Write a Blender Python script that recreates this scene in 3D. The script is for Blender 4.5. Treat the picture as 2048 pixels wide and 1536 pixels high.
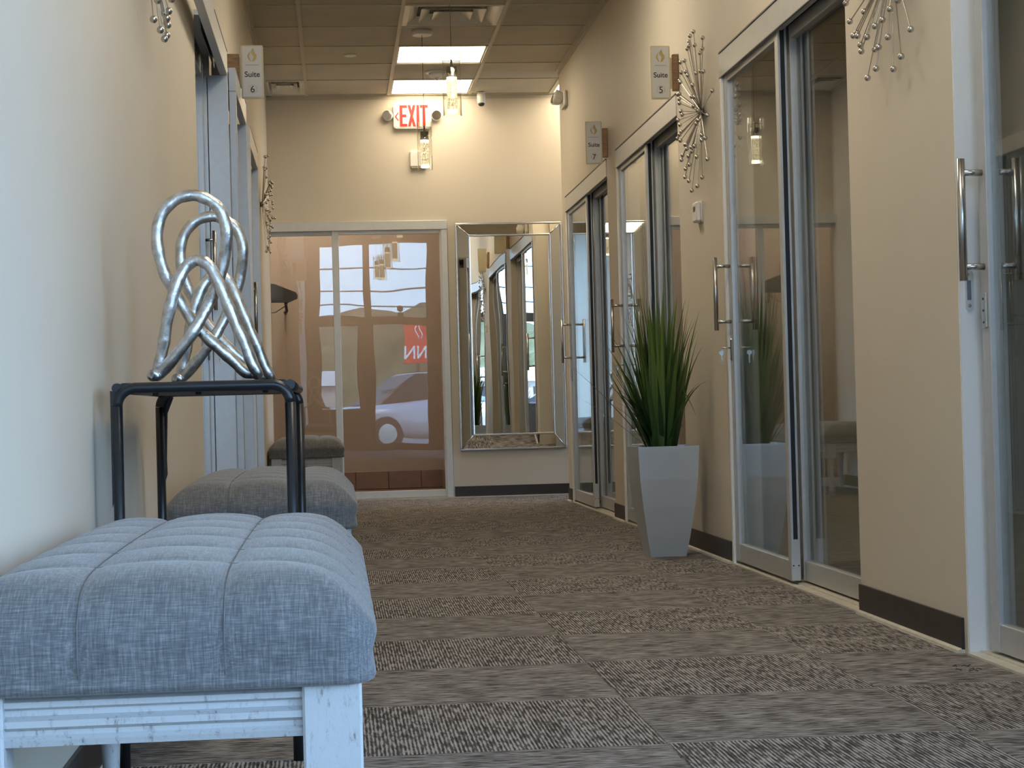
import bpy, math, random
from mathutils import Vector, Matrix
PI=math.pi
sc=bpy.context.scene
for o in list(bpy.data.objects): bpy.data.objects.remove(o)
C=sc.collection

# ------------------------------------------------------------------ camera
F_PX,YAW,PITCH,ROLL,CAM_Z=3675.3,.0955,.0121,-.0258,.676
fw=Vector((math.sin(YAW)*math.cos(PITCH),math.cos(YAW)*math.cos(PITCH),math.sin(PITCH)))
r0=Vector((math.cos(YAW),-math.sin(YAW),0)); u0=r0.cross(fw)
rr=r0*math.cos(ROLL)+u0*math.sin(ROLL); uu=-r0*math.sin(ROLL)+u0*math.cos(ROLL)
cd=bpy.data.cameras.new('camera'); cam=bpy.data.objects.new('camera',cd); C.objects.link(cam)
cd.sensor_width=36; cd.lens=F_PX/2048*36; cd.clip_start=.05; cd.clip_end=500
m=Matrix.Identity(4)
for i in range(3): m[i][0]=rr[i]; m[i][1]=uu[i]; m[i][2]=-fw[i]
m[2][3]=CAM_Z
cam.matrix_world=m
sc.camera=cam

# ------------------------------------------------------------------ world, exposure, lights
W=bpy.data.worlds.new('sky'); sc.world=W; W.use_nodes=True
wn=W.node_tree; wn.nodes.clear()
def wnode(t): return wn.nodes.new(t)
tc=wnode('ShaderNodeTexCoord'); sx=wnode('ShaderNodeSeparateXYZ'); rp=wnode('ShaderNodeValToRGB'); bg=wnode('ShaderNodeBackground'); wo=wnode('ShaderNodeOutputWorld')
wn.links.new(tc.outputs['Generated'],sx.inputs[0]); wn.links.new(sx.outputs['Z'],rp.inputs[0]); wn.links.new(rp.outputs[0],bg.inputs[0]); wn.links.new(bg.outputs[0],wo.inputs[0])
rp.color_ramp.elements[0].position=0; rp.color_ramp.elements[0].color=(.48,.72,1,1)
rp.color_ramp.elements[1].position=.8; rp.color_ramp.elements[1].color=(.22,.42,.88,1)
SKY=8.2
bg.inputs[1].default_value=SKY
sc.view_settings.view_transform='Standard'; sc.view_settings.look='None'
sc.view_settings.exposure=0.45; sc.view_settings.gamma=1; sc.view_settings.use_curve_mapping=False
sc.cycles.use_denoising=True
sc.cycles.max_bounces=10; sc.cycles.transparent_max_bounces=24; sc.cycles.glossy_bounces=6; sc.cycles.diffuse_bounces=5
sc.cycles.caustics_reflective=False; sc.cycles.caustics_refractive=False
sc.cycles.sample_clamp_indirect=6
XL,XR,HC,YE,YB=-.47,1.62,3.036,13.79,-2.4
PANEL_POWER=7.5      # ceiling light panels, emission strength
LAMP_STRENGTH=3.0
# the shop window is the daylight source of the hall: a sampling portal over it
pl=bpy.data.lights.new('window_portal','AREA'); pl.shape='RECTANGLE'; pl.size=5.0; pl.size_y=3.3; pl.cycles.is_portal=True
po=bpy.data.objects.new('window_portal',pl); C.objects.link(po); po.location=(2.05,YB-.12,1.7); po.rotation_euler=(PI/2,0,0)
pl2=bpy.data.lights.new('added_side_window_portal','AREA'); pl2.shape='RECTANGLE'; pl2.size=4.4; pl2.size_y=3.1; pl2.cycles.is_portal=True  # portal of the unseen side window, added to brighten the left wall
po2=bpy.data.objects.new('added_side_window_portal',pl2); C.objects.link(po2); po2.location=(4.72,-.1,1.8); po2.rotation_euler=(PI/2,0,PI/2)
# sun outside over the street (it stands high behind the building and lights the street, not the hall)
sl=bpy.data.lights.new('sun','SUN'); sl.energy=6; sl.color=(1,.94,.84); sl.angle=.01
so=bpy.data.objects.new('sun',sl); C.objects.link(so); so.rotation_euler=(math.radians(-38),math.radians(12),0)

# ------------------------------------------------------------------ helpers
class MB:
    def __init__(s): s.v=[]; s.f=[]; s.sm=[]
    def box(s,x0,x1,y0,y1,z0,z1):
        x0,x1=min(x0,x1),max(x0,x1); y0,y1=min(y0,y1),max(y0,y1); z0,z1=min(z0,z1),max(z0,z1)
        b=len(s.v); s.v+=[(x0,y0,z0),(x1,y0,z0),(x1,y1,z0),(x0,y1,z0),(x0,y0,z1),(x1,y0,z1),(x1,y1,z1),(x0,y1,z1)]
        for q in ((0,3,2,1),(4,5,6,7),(0,1,5,4),(1,2,6,5),(2,3,7,6),(3,0,4,7)): s.f.append([b+i for i in q]); s.sm.append(False)
        return s
    def bbox(s,x0,x1,y0,y1,z0,z1,c=.004):
        # box with chamfered edges
        x0,x1=min(x0,x1),max(x0,x1); y0,y1=min(y0,y1),max(y0,y1); z0,z1=min(z0,z1),max(z0,z1)
        c=min(c,(x1-x0)*.45,(y1-y0)*.45,(z1-z0)*.45)
        def lay(z,k):
            a=k
            return [(x0+a+c,y0+a,z),(x1-a-c,y0+a,z),(x1-a,y0+a+c,z),(x1-a,y1-a-c,z),(x1-a-c,y1-a,z),(x0+a+c,y1-a,z),(x0+a,y1-a-c,z),(x0+a,y0+a+c,z)]
        L=[lay(z0,c*.7),lay(z0+c,0),lay(z1-c,0),lay(z1,c*.7)]
        b=len(s.v)
        for l in L: s.v+=l
        for j in range(3):
            for i in range(8): s.f.append([b+j*8+i,b+j*8+(i+1)%8,b+j*8+8+(i+1)%8,b+j*8+8+i]); s.sm.append(False)
        s.f.append([b+i for i in range(7,-1,-1)]); s.sm.append(False)
        s.f.append([b+24+i for i in range(8)]); s.sm.append(False)
        return s
    def tube(s,pts,r,n=10,cap=True,closed=False):
        pts=[Vector(p) for p in pts]; N=len(pts); rad=r if isinstance(r,(list,tuple)) else [r]*N
        b=len(s.v); up=None
        for i,p in enumerate(pts):
            if closed: t=(pts[(i+1)%N]-pts[i-1]).normalized()
            else: t=(pts[min(i+1,N-1)]-pts[max(i-1,0)]).normalized()
            if up is None:
                a=Vector((0,0,1)) if abs(t.z)<.9 else Vector((1,0,0)); up=(a-t*a.dot(t)).normalized()
            else: up=(up-t*up.dot(t)).normalized()
            sd=t.cross(up)
            for k in range(n):
                a=2*PI*k/n; q=p+(up*math.cos(a)+sd*math.sin(a))*rad[i]; s.v.append(tuple(q))
        for i in range(N if closed else N-1):
            j=(i+1)%N
            for k in range(n):
                s.f.append([b+i*n+k,b+i*n+(k+1)%n,b+j*n+(k+1)%n,b+j*n+k]); s.sm.append(True)
        if cap and not closed:
            s.f.append([b+k for k in range(n-1,-1,-1)]); s.sm.append(False)
            s.f.append([b+(N-1)*n+k for k in range(n)]); s.sm.append(False)
        return s
    def lathe(s,prof,cx=0,cy=0,n=20,axis='z',z0=0):
        b=len(s.v); N=len(prof)
        for (r,h) in prof:
            for k in range(n):
                a=2*PI*k/n; x,y=r*math.cos(a),r*math.sin(a)
                if axis=='z': s.v.append((cx+x,cy+y,z0+h))
                elif axis=='y': s.v.append((cx+x,z0+h,cy+y))
                else: s.v.append((z0+h,cx+x,cy+y))
        for i in range(N-1):
            for k in range(n):
                q=[b+i*n+k,b+i*n+(k+1)%n,b+(i+1)*n+(k+1)%n,b+(i+1)*n+k]
                if axis=='y': q.reverse()
                s.f.append(q); s.sm.append(True)
        c0=[b+k for k in range(n-1,-1,-1)]; c1=[b+(N-1)*n+k for k in range(n)]
        if axis=='y': c0.reverse(); c1.reverse()
        s.f.append(c0); s.sm.append(False); s.f.append(c1); s.sm.append(False)
        return s
    def prism(s,poly,d0,d1,fn):
        # polygon (a,b) extruded between d0 and d1; fn(a,b,d)->xyz
        b=len(s.v); n=len(poly)
        for d in (d0,d1):
            for (p,q) in poly: s.v.append(tuple(fn(p,q,d)))
        s.f.append([b+i for i in range(n-1,-1,-1)]); s.f.append([b+n+i for i in range(n)]); s.sm+=[False,False]
        for i in range(n): s.f.append([b+i,b+(i+1)%n,b+n+(i+1)%n,b+n+i]); s.sm.append(False)
        return s
    def mesh(s,name,mat):
        me=bpy.data.meshes.new(name); me.from_pydata(s.v,[],s.f); me.polygons.foreach_set('use_smooth',s.sm); me.update()
        import bmesh as _b
        bm=_b.new(); bm.from_mesh(me); _b.ops.recalc_face_normals(bm,faces=bm.faces); bm.to_mesh(me); bm.free()
        if mat: me.materials.append(mat)
        return me
    def build(s,name,mat,parent=None,loc=None,rot=None):
        return put(name,s.mesh(name,mat),parent,loc,rot)
def put(name,me,parent=None,loc=None,rot=None):
    o=bpy.data.objects.new(name,me); C.objects.link(o)
    if parent: o.parent=parent
    if loc is not None: o.location=loc
    if rot is not None: o.rotation_euler=rot
    return o
def tag(o,label,cat,group=None,kind=None):
    if label: o['label']=label
    if cat: o['category']=cat
    if group: o['group']=group
    if kind: o['kind']=kind
    return o
def thing(name,loc,label,cat,group=None,kind=None,rot=None):
    o=bpy.data.objects.new(name,None); C.objects.link(o); o.location=loc; o.empty_display_size=.05
    if rot: o.rotation_euler=rot
    return tag(o,label,cat,group,kind)
def sub(o,x,y,z):
    return (x-o.location.x,y-o.location.y,z-o.location.z)
def copy_tree(o,parent=None):
    c=o.copy(); C.objects.link(c); c.parent=parent
    for ch in [q for q in o.children]: copy_tree(ch,c)
    return c
def struct(o,label=None):
    o['kind']='structure'
    if label: o['label']=label
    return o

# ------------------------------------------------------------------ materials
class NT:
    def __init__(s,name):
        s.m=bpy.data.materials.new(name); s.m.use_nodes=True; s.t=s.m.node_tree; s.b=s.t.nodes['Principled BSDF']; s.out=s.t.nodes['Material Output']
    def n(s,t,**k):
        x=s.t.nodes.new(t)
        for a,b in k.items():
            if a.startswith('i_'): x.inputs[a[2:].replace('_',' ')].default_value=b
            else: setattr(x,a,b)
        return x
    def l(s,a,b): s.t.links.new(a,b)
    def coord(s,scale=(1,1,1),kind='Object'):
        c=s.n('ShaderNodeTexCoord'); mp=s.n('ShaderNodeMapping'); mp.inputs['Scale'].default_value=scale
        s.l(c.outputs[kind],mp.inputs[0]); return mp.outputs[0]
    def noise(s,vec,scale=5,detail=3,rough=.5):
        x=s.n('ShaderNodeTexNoise'); x.inputs['Scale'].default_value=scale; x.inputs['Detail'].default_value=detail; x.inputs['Roughness'].default_value=rough
        s.l(vec,x.inputs['Vector']); return x.outputs['Fac']
    def ramp(s,fac,stops,interp='LINEAR'):
        x=s.n('ShaderNodeValToRGB'); x.color_ramp.interpolation=interp
        e=x.color_ramp.elements
        while len(e)<len(stops): e.new(.5)
        for i,(p,c) in enumerate(stops): e[i].position=p; e[i].color=(*c,1) if len(c)==3 else c
        s.l(fac,x.inputs[0]); return x.outputs[0]
    def math(s,op,a,b=None):
        x=s.n('ShaderNodeMath',operation=op)
        for i,v in enumerate((a,b)):
            if v is None: continue
            if isinstance(v,(int,float)): x.inputs[i].default_value=v
            else: s.l(v,x.inputs[i])
        return x.outputs[0]
    def bump(s,h,strength=.2,dist=.002):
        x=s.n('ShaderNodeBump'); x.inputs['Strength'].default_value=strength; x.inputs['Distance'].default_value=dist
        s.l(h,x.inputs['Height']); s.l(x.outputs[0],s.b.inputs['Normal']); return x
    def set(s,col=None,rough=None,metal=None,spec=None):
        if col is not None:
            if isinstance(col,tuple): s.b.inputs['Base Color'].default_value=(*col,1)
            else: s.l(col,s.b.inputs['Base Color'])
        if rough is not None:
            if isinstance(rough,(int,float)): s.b.inputs['Roughness'].default_value=rough
            else: s.l(rough,s.b.inputs['Roughness'])
        if metal is not None: s.b.inputs['Metallic'].default_value=metal
        if spec is not None: s.b.inputs['Specular IOR Level'].default_value=spec
        return s
def simple(name,col,rough=.5,metal=0,var=.06,scale=8,bump=0,bscale=200):
    t=NT(name); v=t.coord()
    nz=t.noise(v,scale,3)
    a=tuple(max(0,c*(1-var)) for c in col); b=tuple(min(1,c*(1+var)) for c in col)
    t.set(t.ramp(nz,[(.3,a),(.7,b)]),rough,metal)
    if bump: t.bump(t.noise(v,bscale,2),bump,.001)
    return t.m
M={}
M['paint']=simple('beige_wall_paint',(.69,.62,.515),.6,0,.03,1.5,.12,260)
M['paint_white']=simple('white_gloss_paint',(.90,.90,.89),.3,0,.02,2)
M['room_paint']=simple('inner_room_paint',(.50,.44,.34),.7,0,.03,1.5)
M['brown_paint']=simple('brown_wall_paint',(.40,.315,.24),.5,0,.04,1.2)
M['base']=simple('dark_brown_vinyl_baseboard',(.035,.026,.022),.38,0,.08,4)
M['edge']=simple('cream_edge_strip',(.62,.58,.48),.4,0,.12,20)
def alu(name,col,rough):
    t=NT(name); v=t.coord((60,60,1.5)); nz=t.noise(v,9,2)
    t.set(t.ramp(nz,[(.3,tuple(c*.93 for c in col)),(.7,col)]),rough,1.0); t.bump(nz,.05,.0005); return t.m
M['alu']=simple('satin_anodised_aluminium',(.60,.60,.595),.40,.45,.03,30)
M['alu_light']=simple('pale_anodised_aluminium',(.66,.66,.64),.4,.2,.03,30)
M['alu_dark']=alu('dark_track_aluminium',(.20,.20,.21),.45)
M['steel']=simple('stainless_steel_bar',(.60,.58,.55),.27,1.0,.03,20)
M['nickel']=simple('brushed_nickel',(.55,.52,.48),.24,1.0,.05,40)
M['chrome']=simple('chrome',(.75,.74,.72),.08,1.0,.02,10)
M['rubber']=simple('black_gasket',(.012,.012,.014),.5,0,.1,10)
M['dark']=simple('dark_plastic',(.02,.02,.024),.4,0,.1,10)
M['blackmetal']=simple('black_powder_coated_steel',(.012,.014,.017),.33,0,.15,30,.1,300)
M['white_plastic']=simple('white_plastic',(.80,.78,.73),.4,0,.02,5)
M['grid']=simple('ceiling_grid_enamel',(.58,.535,.43),.5,0,.03,5)
M['whiteduct']=simple('diffuser_enamel',(.82,.79,.70),.32,.0,.05,5)
M['red']=simple('red_plastic',(.80,.03,.02),.5,0,.04,10)
M['ink']=simple('dark_sign_ink',(.03,.03,.045),.5)
M['gold']=simple('gold_print',(.55,.42,.17),.35,.3,.1,30)
M['plaque']=simple('pale_sign_plaque',(.74,.73,.72),.35,0,.02,10)
M['cream']=simple('gold_edged_plate',(.70,.62,.42),.4,0,.05,10)
M['soil']=simple('dark_potting_moss',(.03,.035,.02),.9,0,.3,80,.6,150)
M['mirror']=NT('mirror_glass').set((.90,.91,.89),0.0,1.0).m
def wood():
    t=NT('light_brown_wood'); v=t.coord((4,4,40)); nz=t.noise(v,6,4)
    t.set(t.ramp(nz,[(.3,(.20,.11,.055)),(.7,(.42,.25,.13))]),.5); return t.m
M['wood']=wood()
# mirror with the faint waviness of a large cheap sheet
t=NT('wavy_mirror_glass'); v=t.coord((5,5,1.1)); t.set((.90,.91,.89),0.0,1.0); t.bump(t.noise(v,1.0,1),.05,.012); M['wmirror']=t.m
# ceiling tile
t=NT('mineral_fibre_tile'); v=t.coord(); n1=t.noise(v,3,2); n2=t.noise(v,140,3)
t.set(t.ramp(t.math('ADD',t.math('MULTIPLY',n1,.4),t.math('MULTIPLY',n2,.6)),[(.35,(.50,.46,.375)),(.62,(.60,.555,.455))]),.9); t.bump(n2,.35,.002); M['ctile']=t.m
# light panel
def emit(name,col,st):
    t=NT(name); t.b.inputs['Base Color'].default_value=(.9,.9,.9,1); t.b.inputs['Emission Color'].default_value=(*col,1); t.b.inputs['Emission Strength'].default_value=st; return t.m
M['panel']=emit('lit_diffuser_panel',(1,.85,.60),PANEL_POWER)
M['panel_dim']=emit('dim_diffuser_panel',(1,.88,.68),PANEL_POWER*2.0)
# glass
def glass(name,base,tint,wavy=0):
    t=NT(name); t.t.nodes.remove(t.b)
    lw=t.n('ShaderNodeLayerWeight'); 
    p=t.math('POWER',lw.outputs['Facing'],5.0) if False else None
    geo=t.n('ShaderNodeNewGeometry'); dp=t.n('ShaderNodeVectorMath',operation='DOT_PRODUCT')
    t.l(geo.outputs['Normal'],dp.inputs[0]); t.l(geo.outputs['Incoming'],dp.inputs[1])
    c=t.math('ABSOLUTE',dp.outputs['Value']); f=t.math('POWER',t.math('SUBTRACT',1.0,c),5.0)
    fac=t.math('ADD',t.math('MULTIPLY',f,1-base),base)
    tr=t.n('ShaderNodeBsdfTransparent'); tr.inputs[0].default_value=(*tint,1)
    gl=t.n('ShaderNodeBsdfGlossy'); gl.inputs['Roughness'].default_value=0.0; gl.inputs[0].default_value=(1,1,1,1)
    if wavy:
        v=t.coord((1.0,1.0,1.0)); nz=t.noise(v,1.7,1)
        bp=t.n('ShaderNodeBump'); bp.inputs['Strength'].default_value=wavy; bp.inputs['Distance'].default_value=.004; t.l(nz,bp.inputs['Height']); t.l(bp.outputs[0],gl.inputs['Normal'])
    mx=t.n('ShaderNodeMixShader'); t.l(fac,mx.inputs[0]); t.l(tr.outputs[0],mx.inputs[1]); t.l(gl.outputs[0],mx.inputs[2]); t.l(mx.outputs[0],t.out.inputs[0])
    return t.m
M['glass']=glass('clear_door_glass',.04,(.93,.95,.94))
M['glass_end']=glass('bronze_tinted_door_glass',.048,(.90,.88,.85),.2)
M['glass_shop']=glass('shopfront_glass',.03,(.96,.98,.98))
M['glass_lamp']=glass('clear_lamp_glass',.05,(.97,.97,.95))
# bubble crystal
t=NT('lit_bubble_crystal'); v=t.coord(); vo=t.n('ShaderNodeTexVoronoi'); vo.inputs['Scale'].default_value=120; t.l(v,vo.inputs['Vector'])
e=t.ramp(vo.outputs['Distance'],[(.22,(.16,.10,.035)),(.42,(.75,.55,.24)),(.62,(1,.90,.62))])
t.set((.8,.75,.6),.2); t.l(e,t.b.inputs['Emission Color']); t.b.inputs['Emission Strength'].default_value=.85; M['bubble']=t.m
M['lampglow']=emit('lamp_led_ring',(1,.90,.66),LAMP_STRENGTH)
# carpet: loop pile tiles with broken ribs along local Y
t=NT('ribbed_carpet'); v=t.coord()
sp=t.n('ShaderNodeSeparateXYZ'); t.l(v,sp.inputs[0])
rib=t.math('SINE',t.math('MULTIPLY',sp.outputs[0],2*PI/.0082))
oi=t.n('ShaderNodeObjectInfo'); off=t.n('ShaderNodeVectorMath',operation='ADD')
cm=t.n('ShaderNodeCombineXYZ'); t.l(t.math('MULTIPLY',oi.outputs['Random'],30),cm.inputs[0]); t.l(v,off.inputs[0]); t.l(cm.outputs[0],off.inputs[1])
mp=t.n('ShaderNodeMapping'); mp.inputs['Scale'].default_value=(122,17,1); t.l(off.outputs[0],mp.inputs[0]); brk=t.noise(mp.outputs[0],1,2,.6)
mp2=t.n('ShaderNodeMapping'); mp2.inputs['Scale'].default_value=(12,8,1); t.l(off.outputs[0],mp2.inputs[0]); big=t.noise(mp2.outputs[0],1,2,.5)
s1=t.math('ADD',t.math('MULTIPLY',rib,.16),t.math('ADD',t.math('MULTIPLY',brk,1.15),t.math('MULTIPLY',big,.35)))
fine=t.noise(v,900,1); s1=t.math('ADD',s1,t.math('MULTIPLY',fine,.25))
t.set(t.ramp(s1,[(.62,(.040,.035,.033)),(.90,(.150,.136,.127)),(1.1,(.42,.39,.365))]),.95); t.b.inputs['Specular IOR Level'].default_value=.1
t.bump(s1,.5,.003); M['carpet']=t.m
M['floor']=simple('subfloor_carpet',(.06,.05,.045),.95,0,.2,60)
# linen upholstery
t=NT('grey_linen_upholstery'); va=t.coord((520,44,36)); vb=t.coord((38,520,520)); a=t.noise(va,1,3,.6); b=t.noise(vb,1,3,.6)
mx=t.math('MULTIPLY',t.math('ADD',a,b),.5)
t.set(t.ramp(mx,[(.36,(.080,.082,.085)),(.5,(.132,.132,.135)),(.66,(.245,.242,.238))]),.85); t.bump(mx,.35,.0015); t.b.inputs['Sheen Weight'].default_value=.25; M['linen']=t.m
M['piping']=simple('grey_linen_piping',(.15,.145,.145),.85,0,.2,60,.3,300)
# distressed white paint
t=NT('distressed_white_paint'); v=t.coord((26,26,9)); n1=t.noise(v,3.2,7,.75); v2=t.coord((150,150,40)); n2=t.noise(v2,1,5,.7)
t.set(t.ramp(t.math('MULTIPLY',n1,t.math('ADD',n2,.5)),[(.32,(.22,.19,.18)),(.37,(.40,.39,.39)),(.45,(.50,.50,.50))]),.5); t.bump(n1,.3,.002); M['distress']=t.m
# cast silver sculpture
t=NT('hammered_silver_cast'); v=t.coord(); n1=t.noise(v,55,4,.65); n2=t.noise(v,14,2)
t.set(t.ramp(n1,[(.3,(.45,.43,.40)),(.6,(.74,.72,.69))]),t.math('ADD',t.math('MULTIPLY',n1,.3),.22),1.0); t.bump(t.math('ADD',n1,t.math('MULTIPLY',n2,.8)),.5,.003); M['silver']=t.m
# leaves
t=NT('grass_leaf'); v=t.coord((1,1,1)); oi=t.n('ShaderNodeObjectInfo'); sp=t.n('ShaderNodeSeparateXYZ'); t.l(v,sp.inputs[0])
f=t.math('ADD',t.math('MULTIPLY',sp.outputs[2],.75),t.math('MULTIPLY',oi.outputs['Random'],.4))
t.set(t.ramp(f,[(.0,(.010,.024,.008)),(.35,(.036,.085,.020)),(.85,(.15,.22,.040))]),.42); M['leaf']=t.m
M['pot']=simple('brushed_zinc_planter',(.60,.66,.72),.30,.45,.05,3)
M['potside']=M['pot']
M['tile']=simple('brown_floor_tile',(.22,.12,.075),.35,0,.12,9)
M['grout']=simple('dark_grout',(.08,.05,.035),.8)
M['tvblack']=simple('matt_black_casing',(.015,.014,.013),.6)

# ------------------------------------------------------------------ floor
fl=struct(MB().box(-4.2,5.2,YB-.06,YE,-.12,-.008).build('floor',M['floor']),'grey ribbed carpet tile floor of the hallway')
TX,TY=.602,.590
def tile_mesh(w,d):
    return MB().bbox(-w/2+.0006,w/2-.0006,-d/2+.0006,d/2-.0006,-.008,0,.0012).mesh('carpet_tile',M['carpet'])
cols=[(XL-.14,.034),(.034,.636),(.636,1.238),(1.238,1.76)]
rows=[]; y=3.606
while y-TY>YB: y-=TY
rows_=[(YB-.06,y)] if y-YB>.02 else []
while y<YE-.001:
    rows_.append((y,min(y+TY,YE))); y+=TY
cache={}
for ci,(a,b) in enumerate(cols):
    for (c,d) in rows_:
        k=round((c-3.606)/TY); along=((k+ci)%2==1)
        w,dd=b-a,d-c
        key=(round(w,3),round(dd,3),along)
        if key not in cache:
            cache[key]=tile_mesh(w,dd) if along else tile_mesh(dd,w)
        put('carpet_tile',cache[key],fl,((a+b)/2,(c+d)/2,0),(0,0,0 if along else PI/2))
for (c,d) in rows_:
    if c<2.2:
        for k5 in range(5): put('carpet_tile',tile_mesh(TX,d-c),fl,(1.76+TX*(k5+.5),(c+d)/2,0))
# floor of the passage to the right beyond the last door
for (a,b) in [(1.76,2.36),(2.36,2.96)]:
    for (c,d) in [(12.86,13.45),(13.45,13.79)]:
        put('carpet_tile',tile_mesh(b-a,d-c),fl,((a+b)/2,(c+d)/2,0))

# ------------------------------------------------------------------ ceiling
ce=struct(MB().box(-4.2,5.2,3.0,16.4,HC+.06,HC+.16).build('ceiling',M['paint_white']),'suspended ceiling of square mineral fibre tiles')
GX=[-.775,-.165,.445,1.055,1.665,2.275]; GY=[13.76-.61*k for k in range(0,18)]
def cell(i,j): # i column index, j row from end wall -> (x0,x1,y0,y1)
    return max(GX[i],XL) if i<4 else GX[i],GX[i+1] if i!=3 else GX[4],GY[j+1],GY[j]
ct={}
special={(2,0),(2,2),(2,4),(0,0),(4,0),(2,8),(2,12),(2,16)}
for j in range(17):
    for i in range(5):
        if i==4 and j>1: continue
        x0,x1,y0,y1=cell(i,j)
        if i==3 and j>1: x1=XR
        if (i,j) in special: continue
        w,d=x1-x0-.018,y1-y0-.018
        key=(round(w,3),round(d,3))
        if key not in ct: ct[key]=MB().bbox(-w/2,w/2,-d/2,d/2,0,.016,.004).mesh('ceiling_tile',M['ctile'])
        put('ceiling_tile',ct[key],ce,((x0+x1)/2,(y0+y1)/2,HC+.001))
# grid bars
def bar(x0,x1,y0,y1):
    MB().box(x0,x1,y0,y1,HC-.006,HC+.03).build('grid_bar',M['grid'],ce)
for x in GX[1:4]: bar(x-.012,x+.012,GY[17],YE)
bar(GX[4]-.012,GX[4]+.012,12.86,YE)
for j,y in enumerate(GY):
    x1=XR if y<12.8 else 2.9
    MB().box(XL,x1,y-.011,y+.011,HC-.005,HC+.03).build('grid_bar',M['grid'],ce)
# perimeter wall angle
MB().box(XL,XL+.026,3,YE,HC-.004,HC+.02).box(XL,XL+.004,3,YE,HC-.03,HC+.02).build('wall_angle',M['grid'],ce)
MB().box(XR-.026,XR,3,12.86,HC-.004,HC+.02).box(XR-.004,XR,3,12.86,HC-.03,HC+.02).build('wall_angle',M['grid'],ce)
MB().box(XL,2.9,YE-.026,YE,HC-.004,HC+.02).box(XL,2.9,YE-.004,YE,HC-.034,HC+.02).build('wall_angle',M['grid'],ce)
# raised front ceiling
fc=struct(MB().box(-4.2,5.2,YB-.2,3.0,3.55,3.7).box(-4.2,5.2,2.94,3.0,HC+.0,3.55).build('ceiling_front',M['paint_white']),'plain raised ceiling by the shop window')
fc.name='ceiling.001'

# ------------------------------------------------------------------ walls
def openings_wall(name,x0,x1,segs,ops,htop,label):
    mb=MB()
    for (a,b) in segs: mb.box(x0,x1,a,b,-.1,HC+.05 if a>2.9 else 3.55)
    for (a,b) in ops: mb.box(x0,x1,a,b,htop,HC+.05 if a>2.9 else 3.55)
    return struct(mb.build(name,M['paint']),label)
DT=2.115
wr=openings_wall('wall_right',XR,XR+.13,[(2.58,2.72),(4.655,5.63),(7.49,8.47),(10.33,10.71),(12.64,12.86)],[(2.72,4.655),(5.63,7.49),(8.47,10.33),(10.71,12.64)],DT,'beige painted right wall of the hallway with glass doors')
wl=openings_wall('wall_left',XL-.12,XL,[(YB-.06,6.58),(7.35,7.70),(8.6,9.27),(10.2,13.92)],[(6.58,7.35),(7.70,8.6),(9.27,10.2)],DT,'beige painted left wall of the hallway')
# white painted end of the near wall piece, in the nearest door opening
MB().box(XR+.002,XR+.128,4.649,4.655,0,DT).build('painted_reveal',M['paint_white'],wr)
# end wall with opening
we=struct(MB().box(.862,5.2,YE,YE+.13,-.1,HC+.05).box(-4.2,.862,YE,YE+.13,2.09,HC+.05).box(-4.2,-1.05,YE,YE+.13,-.1,2.09).build('wall_end',M['paint']),'pale yellow beige end wall of the hallway')
# suites behind the doors
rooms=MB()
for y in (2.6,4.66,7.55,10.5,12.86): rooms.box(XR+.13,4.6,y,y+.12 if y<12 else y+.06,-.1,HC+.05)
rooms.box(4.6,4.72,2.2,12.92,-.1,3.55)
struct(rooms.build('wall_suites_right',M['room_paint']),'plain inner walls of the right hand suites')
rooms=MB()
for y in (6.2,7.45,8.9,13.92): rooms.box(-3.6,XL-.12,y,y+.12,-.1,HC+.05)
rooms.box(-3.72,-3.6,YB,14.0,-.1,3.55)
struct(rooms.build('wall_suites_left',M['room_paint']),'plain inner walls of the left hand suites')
# room behind the end door
struct(MB().box(-1.6,1.1,15.7,15.82,-.1,HC+.05).box(.9,1.02,YE+.13,15.7,-.1,HC+.05).box(-1.6,-1.48,YE+.13,15.7,-.1,HC+.05).build('wall_back_room',M['brown_paint']),'brown painted walls of the room behind the end door')
struct(MB().box(-1.6,1.1,YE,15.82,-.12,-.004).build('floor_back_room',M['tile']),'brown tiled floor of the room behind the end door')
bt=struct(MB().box(-1.48,.9,15.694,15.7,0,.15).box(.892,.9,YE+.14,15.694,0,.15).build('baseboard_back_room',M['grout']),'brown ceramic tile skirting behind the end door')
x=.846
tm=MB().bbox(-.136,.136,-.005,.005,.003,.152,.002).mesh('tile',M['tile'])
tm2=MB().bbox(-.005,.005,-.136,.136,.003,.152,.002).mesh('tile',M['tile'])
MB().bbox(.708,.888,15.686,15.695,.003,.152,.002).build('tile',M['tile'],bt)
for k in range(7): put('tile',tm,bt,(.567-.2785*k,15.69,0))
for k in range(6): put('tile',tm2,bt,(.888,15.54-.2785*k,0))
# baseboards
def baseb(name,x,face,a,b,label):
    o=MB().box(x,x+face*.008,a,b,.010,.092).build(name,M['base']); struct(o,label)
    MB().prism([(0,0.0),(.020,0),(.018,.008),(.006,.013),(0,.013)],a,b,lambda p,q,d:(x+face*p,d,q)).build('edge_strip',M['edge'],o)
baseb('baseboard_right_1',XR,-1,4.68,5.63,'dark brown baseboard on the near right wall piece')
baseb('baseboard_right_2',XR,-1,7.50,8.47,'dark brown baseboard behind the planter')
baseb('baseboard_right_3',XR,-1,10.33,10.71,'dark brown baseboard between the two far glass doors')
baseb('baseboard_right_4',XR,-1,12.66,12.86,'dark brown baseboard on the last right wall piece')
baseb('baseboard_left_1',XL,1,YB,6.57,'dark brown baseboard behind the benches')
baseb('baseboard_left_2',XL,1,10.22,YE-.01,'dark brown baseboard behind the farthest bench')
o=MB().box(.87,2.9,YE-.008,YE,.008,.084).build('baseboard_end',M['base']); struct(o,'dark baseboard under the tall mirror')
MB().box(.87,2.9,YE-.022,YE,0,.008).build('edge_strip',M['edge'],o)

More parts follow.
